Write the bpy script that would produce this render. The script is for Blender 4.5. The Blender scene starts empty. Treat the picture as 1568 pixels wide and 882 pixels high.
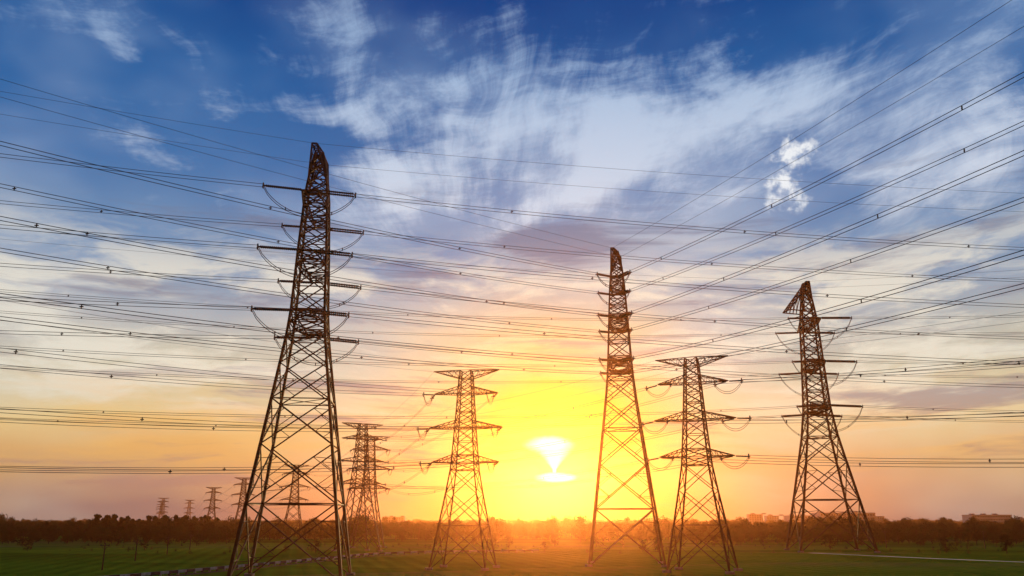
import bpy, math, random
from mathutils import Vector, Matrix
random.seed(7)
scene = bpy.context.scene
col = scene.collection
scene.view_settings.view_transform = 'Standard'
scene.view_settings.look = 'None'
scene.view_settings.exposure = 0

def s2l(c):
    r = []
    for v in c:
        v /= 255.0
        r.append(v/12.92 if v <= .04045 else ((v+.055)/1.055)**2.4)
    return (r[0], r[1], r[2], 1.0)

# ------------------------------------------------------------ mesh builder
class MB:
    def __init__(s): s.v = []; s.f = []
    def bar(s, p, q, r, r2=None):
        p = Vector(p); q = Vector(q); d = q-p
        if d.length < 1e-5: return
        d.normalize()
        up = Vector((0, 0, 1)) if abs(d.z) < .95 else Vector((1, 0, 0))
        a = d.cross(up).normalized(); b = d.cross(a).normalized()
        r2 = r if r2 is None else r2
        n = len(s.v)
        for c, rr in ((p, r), (q, r2)):
            for sx, sy in ((1, 1), (-1, 1), (-1, -1), (1, -1)):
                s.v.append(c+a*rr*sx+b*rr*sy)
        for i in range(4):
            j = (i+1) % 4
            s.f.append((n+i, n+j, n+4+j, n+4+i))
        s.f.append((n+3, n+2, n+1, n)); s.f.append((n+4, n+5, n+6, n+7))
    def tube(s, pts, rad, sides=4):
        pts = [Vector(p) for p in pts]
        n0 = len(s.v); m = len(pts)
        for i, p in enumerate(pts):
            d = (pts[min(i+1, m-1)]-pts[max(i-1, 0)]).normalized()
            up = Vector((0, 0, 1)) if abs(d.z) < .97 else Vector((0, 1, 0))
            a = d.cross(up).normalized(); b = d.cross(a).normalized()
            r = rad[i] if isinstance(rad, (list, tuple)) else rad
            for k in range(sides):
                t = 2*math.pi*k/sides
                s.v.append(p+a*math.cos(t)*r+b*math.sin(t)*r)
        for i in range(m-1):
            for k in range(sides):
                l = (k+1) % sides
                s.f.append((n0+i*sides+k, n0+i*sides+l, n0+(i+1)*sides+l, n0+(i+1)*sides+k))
    def box(s, x0, x1, y0, y1, z0, z1):
        n = len(s.v)
        for z in (z0, z1):
            for x, y in ((x0, y0), (x1, y0), (x1, y1), (x0, y1)):
                s.v.append(Vector((x, y, z)))
        s.f += [(n+3, n+2, n+1, n), (n+4, n+5, n+6, n+7)]
        for i in range(4):
            j = (i+1) % 4
            s.f.append((n+i, n+j, n+4+j, n+4+i))
    def obj(s, name, mat, parent=None, loc=(0, 0, 0), smooth=False):
        me = bpy.data.meshes.new(name)
        me.from_pydata([tuple(v) for v in s.v], [], s.f)
        me.materials.append(mat)
        if smooth:
            for p in me.polygons: p.use_smooth = True
        o = bpy.data.objects.new(name, me); col.objects.link(o)
        o.location = loc
        if parent: o.parent = parent
        return o

def empty(name, loc=(0, 0, 0)):
    e = bpy.data.objects.new(name, None); col.objects.link(e); e.location = loc
    e.empty_display_size = 1
    return e

# ------------------------------------------------------------ materials
def mat_noise(name, c1, c2, scale, rough=.8, metal=0, detail=3, spec=.5):
    m = bpy.data.materials.new(name); m.use_nodes = True
    nt = m.node_tree; b = nt.nodes['Principled BSDF']
    tc = nt.nodes.new('ShaderNodeTexCoord')
    n = nt.nodes.new('ShaderNodeTexNoise'); n.inputs['Scale'].default_value = scale
    n.inputs['Detail'].default_value = detail
    nt.links.new(tc.outputs['Object'], n.inputs['Vector'])
    r = nt.nodes.new('ShaderNodeValToRGB')
    r.color_ramp.elements[0].position = .35; r.color_ramp.elements[1].position = .65
    r.color_ramp.elements[0].color = (*c1, 1); r.color_ramp.elements[1].color = (*c2, 1)
    nt.links.new(n.outputs['Fac'], r.inputs['Fac'])
    nt.links.new(r.outputs['Color'], b.inputs['Base Color'])
    b.inputs['Roughness'].default_value = rough
    b.inputs['Metallic'].default_value = metal
    b.inputs['Specular IOR Level'].default_value = spec
    return m

M_steel = mat_noise('weathered_steel', (.026, .015, .015), (.062, .038, .032), .6, .7, .0, spec=.22)
M_ins = mat_noise('insulator_glass', (.010, .034, .028), (.02, .06, .048), 3, .45, spec=.3)
M_wire = mat_noise('aluminium_wire', (.08, .08, .095), (.12, .12, .135), .5, .6, .2)
M_conc = mat_noise('concrete', (.22, .21, .2), (.35, .34, .32), 2, .9)
M_paint = mat_noise('white_barrier_paint', (.45, .45, .42), (.68, .68, .65), 1.5, .7)
M_dark = mat_noise('dark_barrier_paint', (.03, .03, .03), (.05, .05, .05), 1.5, .7)
M_wood = mat_noise('pole_wood', (.05, .04, .03), (.09, .07, .05), 4, .9)
M_bark = mat_noise('bark', (.04, .03, .02), (.08, .06, .045), 3, .95, spec=.1)
M_dirt = mat_noise('dirt_path', (.10, .085, .05), (.17, .14, .09), .4, .95, spec=.1)
M_wall = mat_noise('building_wall', (.45, .46, .48), (.6, .6, .6), .08, .8)
M_roof = mat_noise('building_roof', (.10, .16, .25), (.14, .2, .3), .1, .6)
M_glass = mat_noise('window_glass', (.03, .04, .05), (.05, .06, .07), .5, .15)

def leaf_mat():
    m = bpy.data.materials.new('foliage'); m.use_nodes = True
    nt = m.node_tree; b = nt.nodes['Principled BSDF']
    oi = nt.nodes.new('ShaderNodeObjectInfo')
    r = nt.nodes.new('ShaderNodeValToRGB')
    r.color_ramp.elements[0].position = .0; r.color_ramp.elements[0].color = (.012, .032, .012, 1)
    r.color_ramp.elements[1].position = 1.; r.color_ramp.elements[1].color = (.038, .080, .02, 1)
    nt.links.new(oi.outputs['Random'], r.inputs['Fac'])
    nt.links.new(r.outputs['Color'], b.inputs['Base Color'])
    b.inputs['Roughness'].default_value = .9
    b.inputs['Specular IOR Level'].default_value = .1
    return m
M_leaf = leaf_mat()

# ------------------------------------------------------------ node DSL
class S:
    nt = None
    def __init__(s, sock): s.s = sock
    @staticmethod
    def m(op, *a):
        n = S.nt.nodes.new('ShaderNodeMath'); n.operation = op
        for i, x in enumerate(a):
            if isinstance(x, S): S.nt.links.new(x.s, n.inputs[i])
            else: n.inputs[i].default_value = x
        return S(n.outputs[0])
    def __add__(a, b): return S.m('ADD', a, b)
    __radd__ = __add__
    def __mul__(a, b): return S.m('MULTIPLY', a, b)
    __rmul__ = __mul__
    def __sub__(a, b): return S.m('SUBTRACT', a, b)
    def __rsub__(a, b): return S.m('SUBTRACT', b, a)
    def __truediv__(a, b): return S.m('DIVIDE', a, b)
def sstep(x, lo, hi, a=0., b=1.):
    n = S.nt.nodes.new('ShaderNodeMapRange'); n.interpolation_type = 'SMOOTHSTEP'
    S.nt.links.new(x.s, n.inputs['Value'])
    n.inputs['From Min'].default_value = lo; n.inputs['From Max'].default_value = hi
    n.inputs['To Min'].default_value = a; n.inputs['To Max'].default_value = b
    return S(n.outputs['Result'])
def comb(x, y, z=0.):
    n = S.nt.nodes.new('ShaderNodeCombineXYZ')
    for i, v in enumerate((x, y, z)):
        if isinstance(v, S): S.nt.links.new(v.s, n.inputs[i])
        else: n.inputs[i].default_value = v
    return S(n.outputs[0])
def noise(x, y, off=0., scale=1, detail=5, rough=.55, dist=0.):
    n = S.nt.nodes.new('ShaderNodeTexNoise'); n.noise_dimensions = '2D'
    S.nt.links.new(comb(x+off*7.31, y+off*3.17).s, n.inputs['Vector'])
    n.inputs['Scale'].default_value = scale; n.inputs['Detail'].default_value = detail
    n.inputs['Roughness'].default_value = rough; n.inputs['Distortion'].default_value = dist
    return S(n.outputs['Fac'])
def ramp(x, stops):
    n = S.nt.nodes.new('ShaderNodeValToRGB'); e = n.color_ramp.elements
    while len(e) < len(stops): e.new(.5)
    for i, (p, c) in enumerate(stops):
        e[i].position = p; e[i].color = c
    S.nt.links.new(x.s, n.inputs['Fac'])
    return S(n.outputs['Color'])
def mix(f, a, b, mode='MIX'):
    n = S.nt.nodes.new('ShaderNodeMix'); n.data_type = 'RGBA'; n.blend_type = mode
    for idx, v in ((0, f), (6, a), (7, b)):
        if isinstance(v, S): S.nt.links.new(v.s, n.inputs[idx])
        else: n.inputs[idx].default_value = v
    return S(n.outputs[2])

# ------------------------------------------------------------ sky
SUN_AZ, SUN_EL = 2.86, 4.1
sd = Vector((math.sin(math.radians(SUN_AZ))*math.cos(math.radians(SUN_EL)),
             math.cos(math.radians(SUN_AZ))*math.cos(math.radians(SUN_EL)),
             math.sin(math.radians(SUN_EL))))
w = bpy.data.worlds.new("sky"); scene.world = w; w.use_nodes = True
w.cycles.sampling_method = 'NONE'
nt = w.node_tree; S.nt = nt
bg = nt.nodes['Background']
tc = nt.nodes.new('ShaderNodeTexCoord')
sp = nt.nodes.new('ShaderNodeSeparateXYZ'); nt.links.new(tc.outputs['Generated'], sp.inputs[0])
X, Y, Z = S(sp.outputs[0]), S(sp.outputs[1]), S(sp.outputs[2])
DEG = 180/math.pi
az = S.m('ARCTAN2', X, Y)*DEG
el = S.m('ARCSINE', Z)*DEG
AE = comb(az, el)
def blob(a0, e0, wa, we, lo=1., hi=0., rot=0., amp=1.):
    mp = nt.nodes.new('ShaderNodeMapping'); mp.vector_type = 'TEXTURE'
    nt.links.new(AE.s, mp.inputs['Vector'])
    mp.inputs['Location'].default_value = (a0, e0, 0)
    mp.inputs['Rotation'].default_value = (0, 0, math.radians(rot))
    mp.inputs['Scale'].default_value = (wa, we, 1)
    ln = nt.nodes.new('ShaderNodeVectorMath'); ln.operation = 'LENGTH'
    nt.links.new(mp.outputs[0], ln.inputs[0])
    return sstep(S(ln.outputs['Value']), hi, lo, amp, 0.)
dotp = X*sd.x+Y*sd.y+Z*sd.z
th = S.m('ARCCOSINE', S.m('MINIMUM', dotp, .999999))*DEG
st = nt.nodes.new('ShaderNodeTexSky'); st.sky_type = 'NISHITA'; st.sun_disc = False
st.sun_elevation = math.radians(SUN_EL); st.sun_rotation = math.radians(SUN_AZ)
nish = S(st.outputs[0])

wob = noise(az*.05, el*.12, 3., 1, 3, .6)-.5
elw = el+wob*5.
base = ramp(elw/50., [(0., s2l((140, 110, 106))), (1.5/50, s2l((176, 136, 112))), (4/50, s2l((216, 164, 108))),
    (6.5/50, s2l((230, 196, 138))), (9/50, s2l((208, 196, 168))), (13/50, s2l((164, 170, 178))),
    (17/50, s2l((108, 140, 178))), (22/50, s2l((66, 113, 168))), (28/50, s2l((30, 92, 155))),
    (34/50, s2l((6, 64, 132))), (1., s2l((6, 40, 100)))])
base = mix(.002, base, nish, 'ADD')
ex = el-9.; rr = S.m('SQRT', az*az+ex*ex)
ph = S.m('ARCTAN2', ex, az)
warp = noise(az*.07, el*.11, 1., 1, 3, .55)-.5
warp2 = noise(az*.06, el*.09, 8., 1, 2, .5)-.5
f1 = noise(ph*3.4+warp*1.0, rr*.06+warp2*.8, 5., 1.7, 6, .66, 0.)
f2 = noise(az*.075+el*.03+warp*1.0, el*.30-az*.05+warp2*1.1, 9., 1.25, 7, .66, 0.)
big = noise(az*.055, el*.10, 2.3, 1.1, 3, .55)
cover = blob(7, 26.0, 32, 10., 1., .05, -2, .20)+blob(-8.5, 22, 9, 3.0, 1., 0., -6, .22) \
    + blob(4.5, 21.5, 8.5, 1.8, 1., 0., 20, .24)+blob(13, 26, 15, 3.4, 1., 0., 10, .15) \
    + blob(30, 21, 9, 4, 1., 0., 20, .14)+blob(-15, 26.5, 9, 1.6, 1., 0., -4, .15) \
    + blob(-27, 28, 6, 1.6, 1., 0., -38, .15) - blob(-28, 20, 13, 7, amp=.06)-blob(16, 18.5, 11, 2.6, amp=.14) \
    - blob(19.5, 22, 4.5, 4, amp=.10)
cirf = f1*.42+f2*.52+big*.26+cover
cirrus = sstep(cirf, .62, .92)*sstep(el, 10, 16)*sstep(el, 29, 38, 1., .45)
ccol = ramp(el/50., [(8/50, s2l((248, 228, 200))), (14/50, s2l((234, 228, 224))), (20/50, s2l((222, 227, 238))), (30/50, s2l((172, 196, 226)))])
veil = sstep(big+blob(6, 22, 32, 12, amp=.35), .38, .95)*sstep(el, 29, 35, 1., .2)
c = mix(veil*.36, base, ccol)
c = mix(cirrus*.86, c, ccol)
bands = noise(az*.055+warp*.6, el*.26+warp2*.8, 4., 1.1, 6, .62, 0.)
bands2 = noise(az*.06+warp*.8, el*.6+warp2, 7., 1, 6, .62, .0)
creamy = sstep(bands, .44, .62)*sstep(el, 4, 9)*sstep(el, 14.5, 20, 1., 0.)
c = mix(creamy*.8, c, ramp(th/40., [(.05, s2l((255, 236, 170))), (.25, s2l((254, 238, 212))), (.8, s2l((234, 226, 210)))]))
gl = sstep(th+wob*6.+(bands-.5)*12., 2., 18., 1., 0.)
gcol = ramp(th/20., [(0., s2l((255, 230, 80))), (.13, s2l((255, 210, 44))), (.25, s2l((255, 196, 54))), (.40, s2l((253, 212, 124))), (.7, s2l((250, 228, 196)))])
c = mix(gl*.9, c, gcol)
gold = sstep(bands2*.6+bands*.5+blob(-20, 5.5, 15, 2.5, amp=.12), .48, .66)*sstep(el, 1.5, 4.)*sstep(el, 6, 10, 1., 0.)
c = mix(gold*.42, c, s2l((248, 182, 92)))
low = sstep(el, .0, 5.2, 1., 0.)*sstep(th, 3., 26., 1., 0.)
c = mix(low*.88, c, s2l((246, 130, 26)))
gray = sstep(bands2+blob(3.5, 17.6, 8, 2.2, amp=.25)+blob(-5, 16., 6, 1.5, amp=.12)+blob(28, 7.2, 13, 1.6, amp=.30)+blob(-17, 7.5, 6, 1., amp=.2)
             + blob(-29, 9, 9, 1.2, amp=.12)+blob(20, 15, 12, 1.5, amp=.18)+blob(0, 9.6, 14, .9, amp=.1)+blob(-22, 2.4, 18, .8, amp=.14), .53, .75)
gray = gray*sstep(el, .6, 2)*sstep(el, 19, 24, 1., 0.)*sstep(th, 2.0, 8., .0, 1.)
gc = ramp(el/25., [(.08, s2l((162, 124, 112))), (.3, s2l((146, 134, 140))), (.75, s2l((112, 120, 146)))])
c = mix(gray*.72, c, gc)
pn = noise(az*.9, el*1.0, 2., 1, 6, .6, .1)
puff = blob(19.8, 23.2, 2.7, 1.7)+blob(18.9, 21.5, 2.0, 1.5, amp=.9)+blob(19.1, 20.1, 2.5, 1.2, amp=.8)
puff = sstep(puff+(pn-.5)*1.8, .22, 1.05)*sstep(puff, 0., .4)
c = mix(puff*.85, c, mix(sstep(pn, .32, .58), s2l((186, 196, 216)), s2l((252, 252, 252))))
edge = (noise(az*.9, el*2.0, 3., 1, 4, .6)-.5)
wdt = S.m('MAXIMUM', el-3.3, 0.)*1.0+.16
tri = sstep(S.m('ABSOLUTE', az-2.8)/wdt, .3, 1.25, 1., 0.)*sstep(el, 2.8, 3.2)*sstep(el, 4.3, 5.1, 1., 0.)
hot = S.m('MAXIMUM', blob(2.5, 4.9, 2.4, .85, 1., .15), blob(2.9, 2.78, 2.0, .48, 1., .2))
hot = S.m('MAXIMUM', hot, tri*.8)
hot = sstep(hot+edge*.4, .15, 1.0)
halo = S.m('POWER', sstep(th, 0., 6.5, 1., 0.), 1.3)
c = mix(halo*.8, c, (1., .62, .03, 1))
c = mix(hot, c, (1.25, 1.2, .92, 1))
dim = sstep(Y, -.4, .6, .2, 1.)     # the sky away from the sun is dimmer
c = mix(1., c, comb(dim, dim, dim), 'MULTIPLY')
nt.links.new(c.s, bg.inputs['Color'])
bg.inputs['Strength'].default_value = 1.0

sun = bpy.data.lights.new('sun', 'SUN'); sun.energy = 3.2; sun.angle = math.radians(.5)
sun.color = (1., .55, .22)
so = bpy.data.objects.new('sun', sun); col.objects.link(so)
so.rotation_euler = sd.to_track_quat('Z', 'Y').to_euler()

# ------------------------------------------------------------ haze
hz = MB(); hz.box(-2200, 2200, -350, 1500, -3, 80)
mh = bpy.data.materials.new('haze'); mh.use_nodes = True
n = mh.node_tree; n.nodes.clear()
out = n.nodes.new('ShaderNodeOutputMaterial'); vs = n.nodes.new('ShaderNodeVolumeScatter')
vs.inputs['Color'].default_value = (1., .36, .12, 1); vs.inputs['Density'].default_value = .00020
vs.inputs['Anisotropy'].default_value = .90
n.links.new(vs.outputs[0], out.inputs['Volume'])
hz.obj('haze', mh)

# ------------------------------------------------------------ ground
gm = bpy.data.materials.new('field_grass'); gm.use_nodes = True
S.nt = gm.node_tree; b = gm.node_tree.nodes['Principled BSDF']
tc = S.nt.nodes.new('ShaderNodeTexCoord')
sp = S.nt.nodes.new('ShaderNodeSeparateXYZ'); S.nt.links.new(tc.outputs['Object'], sp.inputs[0])
gx, gy = S(sp.outputs[0]), S(sp.outputs[1])
n1 = noise(gx*.006, gy*.03, 0., 1, 4, .6)
n2 = noise(gx*.25, gy*.12, 1., 1, 5, .7)
n3 = noise(gx*.04, gy*.03, 2., 1, 4, .7)
vo = S.nt.nodes.new('ShaderNodeTexVoronoi'); vo.inputs['Scale'].default_value = 1
S.nt.links.new(comb(gx*.010, gy*.018).s, vo.inputs['Vector'])
rows = S.m('SINE', gx*1.4+gy*.35+n2*3.)
sepc = S.nt.nodes.new('ShaderNodeSeparateColor'); S.nt.links.new(vo.outputs['Color'], sepc.inputs[0])
fac = n1*.45+S(sepc.outputs[0])*.35+n2*.2+n3*.2+rows*.03
gcol2 = ramp(fac, [(.32, (.06, .15, .014, 1)), (.5, (.11, .28, .018, 1)), (.66, (.19, .38, .03, 1)), (.85, (.28, .32, .07, 1))])
S.nt.links.new(gcol2.s, b.inputs['Base Color'])
b.inputs['Roughness'].default_value = 1.
b.inputs['Specular IOR Level'].default_value = 0.
bp = S.nt.nodes.new('ShaderNodeBump'); bp.inputs['Strength'].default_value = .8; bp.inputs['Distance'].default_value = .8
S.nt.links.new((n2+rows*.2).s, bp.inputs['Height']); S.nt.links.new(bp.outputs[0], b.inputs['Normal'])
g = MB(); R = 14000
g.v = [Vector((-R, -R, 0)), Vector((R, -R, 0)), Vector((R, R, 0)), Vector((-R, R, 0))]; g.f = [(0, 1, 2, 3)]
g.obj('ground', gm)

def strip(name, pts, wd, z, mat):
    m = MB()
    P = [Vector((*p, 0)) for p in pts]; Q = []
    for i in range(len(P)-1):
        p0 = P[max(i-1, 0)]; p1 = P[i]; p2 = P[i+1]; p3 = P[min(i+2, len(P)-1)]
        for k in range(10):
            t = k/10
            Q.append(.5*((2*p1)+(p2-p0)*t+(2*p0-5*p1+4*p2-p3)*t*t+(3*p1-p0-3*p2+p3)*t**3))
    Q.append(P[-1])
    for i, p in enumerate(Q):
        d = (Q[min(i+1, len(Q)-1)]-Q[max(i-1, 0)]).normalized(); nn = Vector((-d.y, d.x, 0))
        ww = wd*(.85+.3*random.random())
        m.v += [p+nn*ww/2+Vector((0, 0, z)), p-nn*ww/2+Vector((0, 0, z))]
    for i in range(len(Q)-1):
        m.f.append((2*i, 2*i+1, 2*i+3, 2*i+2))
    m.obj(name, mat); return Q
M_water = bpy.data.materials.new('canal_water'); M_water.use_nodes = True
bw = M_water.node_tree.nodes['Principled BSDF']; bw.inputs['Base Color'].default_value = (.05, .06, .06, 1)
bw.inputs['Roughness'].default_value = .3
pathL = strip('dirt_path', [(-68, 125), (-59, 150), (-51, 180), (-43, 213), (-35, 242), (-16, 260), (10, 268)], 2.0, .012, M_dirt)
strip('irrigation_canal', [(88, 262), (106, 222), (125, 190), (150, 150)], 2.8, .008, M_water)
strip('dirt_path', [(-300, 330), (-120, 318), (-10, 322), (120, 335), (330, 318)], 2.4, .016, M_dirt)
# striped barrier along the path
BE = empty('roadside_barrier'); bA, bB = MB(), MB(); q_ = 0
L_ = []
for i in range(len(pathL)-1):
    p, q = pathL[i], pathL[i+1]
    for k in range(20): L_.append(p.lerp(q, k/20))
acc = 0; last = L_[0]; start = L_[0]
for p in L_[1:]:
    acc += (p-last).length; last = p
    if acc > 2.3:
        d = (p-start).normalized(); nn = Vector((-d.y, d.x, 0))*1.6
        m = bA if q_ % 2 == 0 else bB
        z = Vector((0, 0, .5))
        m.bar(start+nn+z, p+nn+z-d*.02, .22 if q_ % 2 == 0 else .25)
        m.bar(start+nn+d*.3+Vector((0, 0, -.1)), start+nn+d*.3+Vector((0, 0, .3)), .18)
        q_ += 1; acc = 0; start = p
bA.obj('white_blocks', M_paint, BE); bB.obj('dark_blocks', M_dark, BE)

# ------------------------------------------------------------ transmission towers
class Tower:
    pass
def interp(tab, z):
    for i in range(len(tab)-1):
        if tab[i][0] <= z <= tab[i+1][0]:
            t = (z-tab[i][0])/(tab[i+1][0]-tab[i][0])
            return tab[i][1]*(1-t)+tab[i+1][1]*t
    return tab[-1][1]

def make_tower(loc, ax, prof, arms, gw, rl=.2, rd=.10, pf=(.74, .62), tipw=1.5, armh=2.4, det=True, slant=None, leg=True, gwax=None):
    """loc xy, ax = arm axis direction, prof = (z, body width), arms = (z, length) from centre, gw = (z, length)"""
    T = Tower(); T.loc = Vector((loc[0], loc[1], 0))
    a = Vector((ax[0], ax[1], 0)).normalized(); c = Vector((-a.y, a.x, 0))
    T.a = a; T.c = c
    Lc = lambda x, y, z: a*x+c*y+Vector((0, 0, z))
    ga = Vector((gwax[0], gwax[1], 0)).normalized() if gwax else a
    E = empty('transmission_tower', T.loc)
    m = MB(); H = prof[-1][0]
    azs = sorted([z for z, l in arms])
    lv = [0.]; waist = azs[0]-armh
    while lv[-1] < waist-1:
        wz = interp(prof, lv[-1]); lv.append(lv[-1]+max(2.2, wz*pf[0]))
    k = waist/lv[-1]; lv = [z*k for z in lv]
    stops = []
    for z in azs: stops += [z, z+armh]
    stops.append(H)
    cur = lv[-1]
    for s_ in stops:
        wz = interp(prof, cur); nseg = max(1, round((s_-cur)/(wz*pf[1])))
        for i in range(nseg): lv.append(cur+(s_-cur)*(i+1)/nseg)
        cur = s_
    sg = [(1, 1), (-1, 1), (-1, -1), (1, -1)]
    for i in range(len(lv)-1):
        z0, z1 = lv[i], lv[i+1]; w0 = interp(prof, z0)/2; w1 = interp(prof, z1)/2
        f = .6+.4*(1-z0/H)
        for q in range(4):
            s0 = sg[q]; s1 = sg[(q+1) % 4]
            A = Lc(s0[0]*w0, s0[1]*w0, z0); B = Lc(s1[0]*w0, s1[1]*w0, z0)
            C = Lc(s0[0]*w1, s0[1]*w1, z1); D = Lc(s1[0]*w1, s1[1]*w1, z1)
            m.bar(A, C, rl*f)
            m.bar(A, D, rd*(.7+.3*f)); m.bar(B, C, rd*(.7+.3*f))
            if not (w0 > 4 and i % 2 == 1): m.bar(C, D, rd*.8)
            if det and w0*2 > 6.5:
                X0 = A+(D-A)*(w0/(w0+w1))
                for (P, Q) in ((A, C), (B, D)):
                    M_ = P+(Q-P)*.5
                    m.bar(M_, P+(X0-P)*.5, rd*.5); m.bar(M_, Q+(X0-Q)*.5, rd*.5)
                    if w0*2 > 11:
                        m.bar(P+(Q-P)*.25, P+(X0-P)*.5, rd*.45); m.bar(P+(Q-P)*.75, Q+(X0-Q)*.5, rd*.45)
        if i % 2 == 0 and det:
            m.bar(Lc(w1, w1, z1), Lc(-w1, -w1, z1), rd*.5); m.bar(Lc(-w1, w1, z1), Lc(w1, -w1, z1), rd*.5)
    T.tips = {}
    def arm(z, ln, sgn, ah, tw, up=False, n=5, rr=1., aa=None):
        aa = aa or a
        wb = interp(prof, z)/2
        zr = z-ah if up else z+ah; wr = interp(prof, zr)/2
        tips = [aa*sgn*ln+c*(s_*tw/2)+Vector((0, 0, z+(0 if up else .15))) for s_ in (1, -1)]
        roots = [Lc(sgn*wb, s_*wb, z) for s_ in (1, -1)]
        r2 = [Lc(sgn*wr, s_*wr, zr) for s_ in (1, -1)]
        for k_ in range(2):
            m.bar(roots[k_], tips[k_], rd*1.0*rr); m.bar(r2[k_], tips[k_], rd*1.0*rr)
        m.bar(tips[0], tips[1], rd*1.1)
        for j in range(n):
            t0, t1 = j/n, (j+1)/n
            for k_ in range(2):
                p0 = roots[k_].lerp(tips[k_], t0); p1 = r2[k_].lerp(tips[k_], t0); p0n = roots[k_].lerp(tips[k_], t1)
                m.bar(p0, p1, rd*.5)
                m.bar(p1, p0n, rd*.5)
            m.bar(roots[0].lerp(tips[0], t0), roots[1].lerp(tips[1], t1), rd*.5)
            m.bar(roots[1].lerp(tips[1], t0), roots[0].lerp(tips[0], t0), rd*.5)
            m.bar(r2[0].lerp(tips[0], t0), r2[1].lerp(tips[1], t1), rd*.5)
    for i, (z, ln) in enumerate(arms):
        for sgn in (1, -1):
            arm(z, ln, sgn, armh, tipw)
            T.tips[(i, sgn)] = T.loc+Lc(sgn*ln, 0, z)
    for sgn in (1, -1):
        arm(gw[0], gw[1], sgn, gw[2], tipw*.35, True, 4, aa=ga)
        T.tips[('g', sgn)] = T.loc+ga*sgn*gw[1]+Vector((0, 0, gw[0]))
    if slant:
        p, q, low_, wd = slant
        p = Vector(p); q = Vector(q); low_ = Vector(low_); s_ = Vector((.35, -.9, .1)).normalized()*wd
        for i in range(7):
            a0 = p.lerp(q, i/7); a1 = p.lerp(q, (i+1)/7)
            m.bar(a0+s_, a1+s_, rd); m.bar(a0-s_, a1-s_, rd); m.bar(a0+s_, a1-s_, rd*.6); m.bar(a0-s_, a0+s_, rd*.6)
            m.bar(a0-s_, a1+s_, rd*.6)
        m.bar(q-s_, q+s_, rd)
        for sx in (1, -1):
            m.bar(low_+s_*sx, q+s_*sx, rd)
            for i in range(1, 5):
                t = i/5
                m.bar((low_+s_*sx).lerp(q+s_*sx, t), (p+s_*sx).lerp(q+s_*sx, t), rd*.6)
                m.bar((low_+s_*sx).lerp(q+s_*sx, t), (p+s_*sx).lerp(q+s_*sx, t-.2), rd*.6)
    m.obj('lattice_body', M_steel, E)
    if leg:
        ft = MB(); w0 = prof[0][1]/2
        for s_ in sg:
            p = Lc(s_[0]*w0, s_[1]*w0, 0); ft.box(p.x-.7, p.x+.7, p.y-.7, p.y+.7, -.3, .45)
        ft.obj('concrete_footing', M_conc, E)
    T.E = E; T.tipw = tipw
    return T

def string_mesh(m, p, q, perp, rad, nsh, double=True):
    for s_ in ((1, -1) if double else (0,)):
        off = (perp*.24+Vector((0, 0, .13)))*s_
        pts = []; rs = []
        N_ = nsh
        pts.append(p+off*.3); rs.append(.05)
        for i in range(N_):
            t = .04+.92*i/N_; t2 = .04+.92*(i+.55)/N_
            pts.append(p.lerp(q, t)+off); rs.append(rad)
            pts.append(p.lerp(q, t2)+off); rs.append(rad*.55)
        pts.append(q+off*.3); rs.append(.05)
        m.tube(pts, rs, 7)

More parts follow.
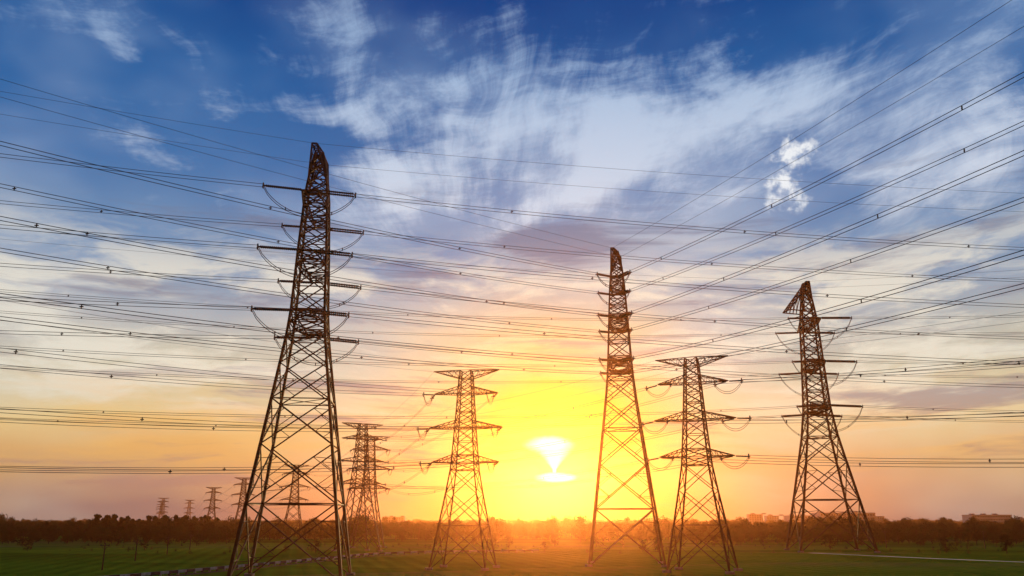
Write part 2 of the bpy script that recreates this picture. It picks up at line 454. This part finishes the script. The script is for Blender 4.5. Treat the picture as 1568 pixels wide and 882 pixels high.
def connect(towers, nb=2, wr=.045, sagk=.022, sl=6., jump=4.2, rad=.2, spacer=42, double=True):
    wm = MB(); store = {}
    for k in range(len(towers)-1):
        A, B = towers[k], towers[k+1]
        for key in A.tips:
            if key not in B.tips: continue
            P = A.tips[key]; Q = B.tips[key]
            L = (Q-P).length; dh = (Q-P).normalized(); sag = L*sagk*(1+.08*random.uniform(-1, 1))
            if key[0] == 'g':
                pts = [P.lerp(Q, t/48)-Vector((0, 0, sag*.7*4*(t/48)*(1-t/48))) for t in range(49)]
                wm.tube(pts, wr*.7, 3); continue
            da = (dh+Vector((0, 0, -4*sag/L))).normalized(); db = (-dh+Vector((0, 0, -4*sag/L))).normalized()
            P0 = P+Vector((dh.x, dh.y, 0))*(A.tipw/2); Q0 = Q-Vector((dh.x, dh.y, 0))*(B.tipw/2)
            P1 = P0+da*sl; Q1 = Q0+db*sl
            store[(k, key, 'out')] = (P0, P1); store[(k+1, key, 'in')] = (Q0, Q1)
            side = dh.cross(Vector((0, 0, 1))).normalized()
            if nb == 2: offs = [(.08, .24), (-.08, -.24)]
            else: offs = [(0, 0)]
            nseg = 56
            mid = [P1.lerp(Q1, t/nseg)-Vector((0, 0, sag*4*(t/nseg)*(1-t/nseg))) for t in range(nseg+1)]
            for ox, oz in offs:
                wm.tube([p+side*ox+Vector((0, 0, oz)) for p in mid], wr, 4)
            if nb > 1 and spacer:
                ns = int(L/spacer); sh = random.uniform(0, .8)
                for j in range(1, ns+1):
                    t = (j-sh*.8)/(ns+.5)
                    if t < .02: continue
                    p = P1.lerp(Q1, t)-Vector((0, 0, sag*4*t*(1-t)))
                    wm.bar(p-Vector((0, 0, .3)), p+Vector((0, 0, .3)), .06)
                    wm.bar(p+side*.15+dh*.2, p-side*.15-dh*.2, .06)
    for k, T in enumerate(towers):
        im = MB(); jm = MB()
        for key in T.tips:
            if key[0] == 'g': continue
            ends = []
            for d_ in ('in', 'out'):
                if (k, key, d_) in store:
                    p0, p1 = store[(k, key, d_)]; ends.append(p1)
                    perp = (p1-p0).cross(Vector((0, 0, 1))).normalized()
                    string_mesh(im, p0-T.loc, p1-T.loc, perp, rad, int(sl*3), double)
                    dd = (p1-p0).normalized()
                    jm.bar(p1-T.loc-Vector((0, 0, .5)), p1-T.loc+Vector((0, 0, .5)), .1)
                    jm.bar(p1-T.loc-perp*.45, p1-T.loc+perp*.45, .08)
                    jm.bar(p0-T.loc, p0-T.loc+dd*.5, .1)
            if len(ends) == 2:
                for oz in ((.2, -.2) if nb > 1 else (0,)):
                    pts = []
                    for i in range(21):
                        t = i/20
                        p = ends[0].lerp(ends[1], t); h = (1-(2*t-1)**2)**.75 if 0 < t < 1 else 0
                        pts.append(p-T.loc-Vector((0, 0, jump*h+oz)))
                    jm.tube(pts, wr*1.3, 4)
                if double:
                    for t in (.25, .5, .75):
                        p = ends[0].lerp(ends[1], t)-T.loc-Vector((0, 0, jump*(1-(2*t-1)**2)**.75))
                        jm.bar(p-Vector((0, 0, .3)), p+Vector((0, 0, .3)), .07)
        if im.v: im.obj('insulator_strings', M_ins, T.E)
        if jm.v: jm.obj('jumper_loops', M_wire, T.E)
    wm.obj('power_line', M_wire)

profBig = [(0, 17.), (39, 6.6), (44, 5.7), (55, 4.9), (66, 3.9), (70, 3.0), (74.6, 1.3)]
armsBig = [(42, 10.8), (52.5, 10.2), (63.3, 9.8)]
gwBig = (74.5, 4.8, 6.0)
def big_(loc, ax, k=1., **kw):
    return make_tower(loc, ax, [(z*k, w_*k) for z, w_ in profBig], [(z*k, l*k) for z, l in armsBig],
                      tuple(v*k for v in gwBig), tipw=2.6*k, **kw)
T1 = big_((-35.5, 145), (.1, -.995), rl=.25, rd=.105, gwax=(.0, -1))
T1L = big_((-297, -1), (.45, -.9)); T1R = big_((288, 172), (.05, -1))
connect([T1L, T1, T1R], wr=.043, sl=6.5, rad=.22, jump=4.6)
prof2 = [(0, 15.5), (38, 6.0), (44, 5.2), (54, 4.2), (62, 3.3), (66, 2.5), (70, 1.0)]
arms2 = [(42.4, 8.6), (52.2, 8.2), (61.4, 7.8)]; gw2 = (69.8, 3.8, 5.)
def mid_(loc, ax, **kw): return make_tower(loc, ax, prof2, arms2, gw2, tipw=2.0, **kw)
T2 = mid_((24.4, 190), (-.12, -1), rl=.22, rd=.105, gwax=(-.33, -.93))
T2L = mid_((-200, -21), (.69, -.72)); T2R = mid_((118, -101), (-.95, -.3))
connect([T2L, T2, T2R], wr=.05, sl=5.8, jump=3.2, rad=.24)
prof3 = [(0, 22.), (34, 9.5), (44, 7.0), (58, 5.8), (72, 4.8), (79, 3.4), (86, 1.6)]
arms3 = [(43.5, 12.5), (57.5, 11.5), (71.5, 11.)]
def t3(loc, ax, slant=None, **kw): return make_tower(loc, ax, prof3, arms3, (85.6, 4.5, 6.), tipw=3., slant=slant, **kw)
T3 = t3((98.5, 275), (-.12, -.99), slant=((0, 0, 85.5), (-8.0, -3, 75.8), (-1.5, 0, 76), 1.8), rl=.32, rd=.15)
T3L = t3((-302, 148), (.3, -.95)); T3R = t3((378, 163), (-.37, -.93))
connect([T3L, T3, T3R], wr=.05, sl=9., jump=7.5, rad=.28)
profS = [(0, 11.), (18, 5.0), (27, 3.7), (34, 2.9), (38, 2.5), (39.2, 2.2)]
armsS = [(20.4, 6.9), (27.3, 7.6), (34.3, 6.6)]; gwS = (39.2, 6.9, 1.6)
def small(loc, ax, k=1., **kw):
    return make_tower(loc, ax, [(z*k, w_*k) for z, w_ in profS], [(z*k, l*k) for z, l in armsS],
                      tuple(v*k for v in gwS), tipw=.8, armh=1.5, **kw)
A0 = small((-161, 2), (-.75, .66)); A1 = small((-9.5, 175), (-.98, .18), rl=.155, rd=.07)
A2 = small((-52, 317), (-.95, -.3), rl=.17, rd=.09); A3 = small((-120, 482), (-.93, -.37), rl=.2, rd=.11)
A4 = small((-193, 627), (-.9, -.42), rl=.24, rd=.14, det=False); A5 = small((-276, 807), (-.9, -.42), rl=.28, rd=.16, det=False)
A6 = small((-475, 1290), (-.9, -.4), rl=.3, rd=.2, det=False)
connect([A0, A1, A2, A3, A4, A5, A6], wr=.036, sl=2.8, jump=1.7, rad=.16, double=False)
B0 = small((178, -14), (-.78, -.62)); B1 = small((35.3, 165), (-.93, .37), k=1.02, rl=.16, rd=.075)
B2 = small((-48, 275), (-.85, -.5), k=1.0, rl=.17, rd=.085)
B3 = small((-470, 1180), (-.9, -.4), rl=.3, rd=.2, det=False); B4 = small((-560, 1400), (-.9, -.4), rl=.3, rd=.2, det=False)
connect([B0, B1, B2], wr=.036, sl=2.8, jump=1.9, rad=.16, double=False)
connect([B3, B4], wr=.045, sl=2.6, jump=1.7, rad=.14, double=False)

# ------------------------------------------------------------ trees
def tree_mesh(name, h, cw, nl, seed, tall=False):
    rnd = random.Random(seed)
    t = MB()
    tr = [Vector((0, 0, -.2)), Vector((rnd.uniform(-.1, .1), 0, h*.35)), Vector((rnd.uniform(-.3, .3), rnd.uniform(-.3, .3), h*.85))]
    t.tube(tr, [h*.022, h*.016, h*.004], 6)
    clumps = []
    for i in range(18 if not tall else 14):
        a = rnd.uniform(0, 6.28); zz = rnd.uniform(.2, .95)
        rr = cw*.5*math.sin(min(1, (1.05-zz)*1.6)*1.4)*rnd.uniform(.3, 1.)
        cpt = Vector((math.cos(a)*rr, math.sin(a)*rr, h*zz))
        clumps.append((cpt, cw*rnd.uniform(.14, .27)))
        t.tube([Vector((0, 0, h*max(.15, zz-.22))), cpt], [h*.008, h*.002], 4)
    nb = len(t.f)
    for i in range(nl):
        cpt, r = rnd.choice(clumps)
        d = Vector((rnd.gauss(0, 1), rnd.gauss(0, 1), rnd.gauss(0, .8))); d.normalize()
        p = cpt+d*r*(rnd.random()**.4)
        a = Vector((rnd.gauss(0, 1), rnd.gauss(0, 1), rnd.gauss(0, 1))).normalized()
        b_ = a.cross(Vector((rnd.gauss(0, 1), rnd.gauss(0, 1), rnd.gauss(0, 1)))).normalized()
        s_ = rnd.uniform(.15, .36)*h/8
        n_ = len(t.v)
        t.v += [p+a*s_, p+b_*s_*.7, p-a*s_, p-b_*s_*.7]; t.f.append((n_, n_+1, n_+2, n_+3))
    me = bpy.data.meshes.new(name); me.from_pydata([tuple(v) for v in t.v], [], t.f)
    me.materials.append(M_bark); me.materials.append(M_leaf)
    for i, p in enumerate(me.polygons): p.material_index = 0 if i < nb else 1
    return me
protos = [tree_mesh('tree_%d' % i, 8, rnd_w, 900, 50+i) for i, rnd_w in enumerate((7.5, 6.5, 8.5, 5.5))]
poplar = tree_mesh('poplar_mesh', 12, 3.6, 900, 99, True)
bushm = tree_mesh('bush_mesh', 3, 3.4, 400, 77)
F = empty('distant_trees')
def inst(me, x, y, s_, parent=F, name='tree', sz=1.):
    o = bpy.data.objects.new(name, me); col.objects.link(o)
    o.location = (x, y, 0); o.scale = (s_*random.uniform(.85, 1.2), s_*random.uniform(.85, 1.2), s_*sz)
    o.rotation_euler = (0, 0, random.uniform(0, 6.28)); o.parent = parent
    return o
def scatter(n_, y0, y1, s0, s1, gap=None, wide=1.):
    for c_ in range(n_):
        y = y0*((y1/y0)**random.random()); x = random.uniform(-.85, .85)*y
        if gap is not None and math.sin(x*.021+y*.013)+math.sin(x*.009-1) < gap: continue
        o = inst(random.choice(protos), x, y, random.uniform(s0, s1)); o.scale[0] *= wide; o.scale[1] *= wide
scatter(420, 355, 410, .35, .85, -.4, 1.1)
scatter(900, 410, 560, .55, 1.02, None, 1.2)
scatter(60, 400, 560, 1.05, 1.35, None, 1.)
scatter(550, 560, 900, .75, 1.15, None, 1.4)
scatter(90, 560, 900, 1.2, 1.6, None, 1.)
scatter(500, 900, 1500, .8, 1.3, None, 1.8)
scatter(500, 1500, 3500, 1.0, 1.6, None, 3.)
for i in range(60):
    x = -random.uniform(175, 235); inst(poplar, x, random.uniform(470, 560), random.uniform(.65, 1.2))
for i in range(60):
    inst(poplar, random.uniform(-500, -150), random.uniform(520, 800), random.uniform(.6, .95))
for i in range(30):
    inst(poplar, random.uniform(180, 420), random.uniform(420, 700), random.uniform(.5, .8))
for x in range(-290, 320, 11):
    if random.random() < .55: inst(random.choice(protos), x+random.uniform(-3, 3), 326+random.uniform(-4, 6), random.uniform(.3, .58))
def single(x, y, s_, me=None):
    return inst(me or random.choice(protos), x, y, s_, None, 'broadleaf_tree')
for x, y, s_ in ((-6, 290, .42), (-1, 294, .5), (44, 268, .5), (40, 272, .42), (47, 262, .35), (-58, 262, .45), (-118, 285, .5), (-150, 275, .45),
                 (104, 290, .6), (128, 262, .5), (142, 255, .62), (10, 276, .35)):
    single(x, y, s_)
H_ = empty('hedge_row')
for i in range(130):
    inst(bushm, random.uniform(-160, 180), random.uniform(245, 340), random.uniform(.18, .5), H_, 'bush')

# ------------------------------------------------------------ utility poles
def pole(x, y, h):
    E = empty('utility_pole', (x, y, 0))
    m = MB(); m.tube([(0, 0, -.2), (0, 0, h)], [.16, .1], 8); m.bar((-.9, 0, h-.5), (.9, 0, h-.5), .06)
    m.bar((-.7, 0, h-.5), (0, 0, h-1.3), .03); m.bar((.7, 0, h-.5), (0, 0, h-1.3), .03); m.obj('shaft', M_wood, E)
    k = MB()
    for xx in (-.8, 0, .8): k.tube([(xx, 0, h-.46), (xx, 0, h-.3), (xx, 0, h-.2)], [.04, .08, .03], 6)
    k.obj('insulators', M_ins, E)
for x, y in ((-78, 170), (-88, 208), (-97, 250), (-106, 292)): pole(x, y, 5.)
for x, y in ((160, 300), (182, 292), (204, 286), (130, 308)): pole(x, y, 6)

# ------------------------------------------------------------ distant buildings
def building(name, x, y, wd, dp, h, fl):
    E = empty(name, (x, y, 0))
    m = MB(); m.box(-wd/2, wd/2, -dp/2, dp/2, 0, h); m.box(-wd/2-.4, wd/2+.4, -dp/2-.4, dp/2+.4, h+.004, h+.8)
    m.obj('walls', M_wall, E)
    r = MB()
    for i in range(max(2, int(wd/18))):
        xx = -wd/2+8+i*18
        r.box(xx-3, xx+3, -3, 3, h+.81, h+2.6)
    r.obj('roof_units', M_roof, E)
    g_ = MB(); fh = h/fl
    nw = int(wd/4)
    for f in range(fl):
        for i in range(nw):
            xx = -wd/2+2+i*4
            g_.box(xx-1.1, xx+1.1, -dp/2-.06, -dp/2+.02, f*fh+fh*.3, f*fh+fh*.75)
    g_.obj('windows', M_glass, E)
building('factory_building', 520, 1380, 85, 40, 21, 4)
building('factory_building', 455, 1400, 36, 30, 17, 4)
building('factory_building', 575, 1420, 40, 30, 16, 4)
building('apartment_building', 392, 1420, 22, 14, 19, 6)
building('apartment_building', 425, 1440, 20, 14, 17, 6)
building('factory_building', 745, 1380, 62, 30, 18, 4)
building('factory_building', 820, 1400, 40, 30, 13, 3)
building('apartment_building', -190, 1440, 30, 14, 15, 5)
building('apartment_building', 225, 1440, 30, 14, 14, 5)

# ------------------------------------------------------------ camera
cam = bpy.data.cameras.new('camera'); co = bpy.data.objects.new('camera', cam); col.objects.link(co)
cam.sensor_width = 36; cam.lens = 36*1300/1568
co.location = (0, 0, 9); co.rotation_euler = (math.radians(90+15.36), 0, 0)
cam.clip_start = .5; cam.clip_end = 40000
scene.camera = co
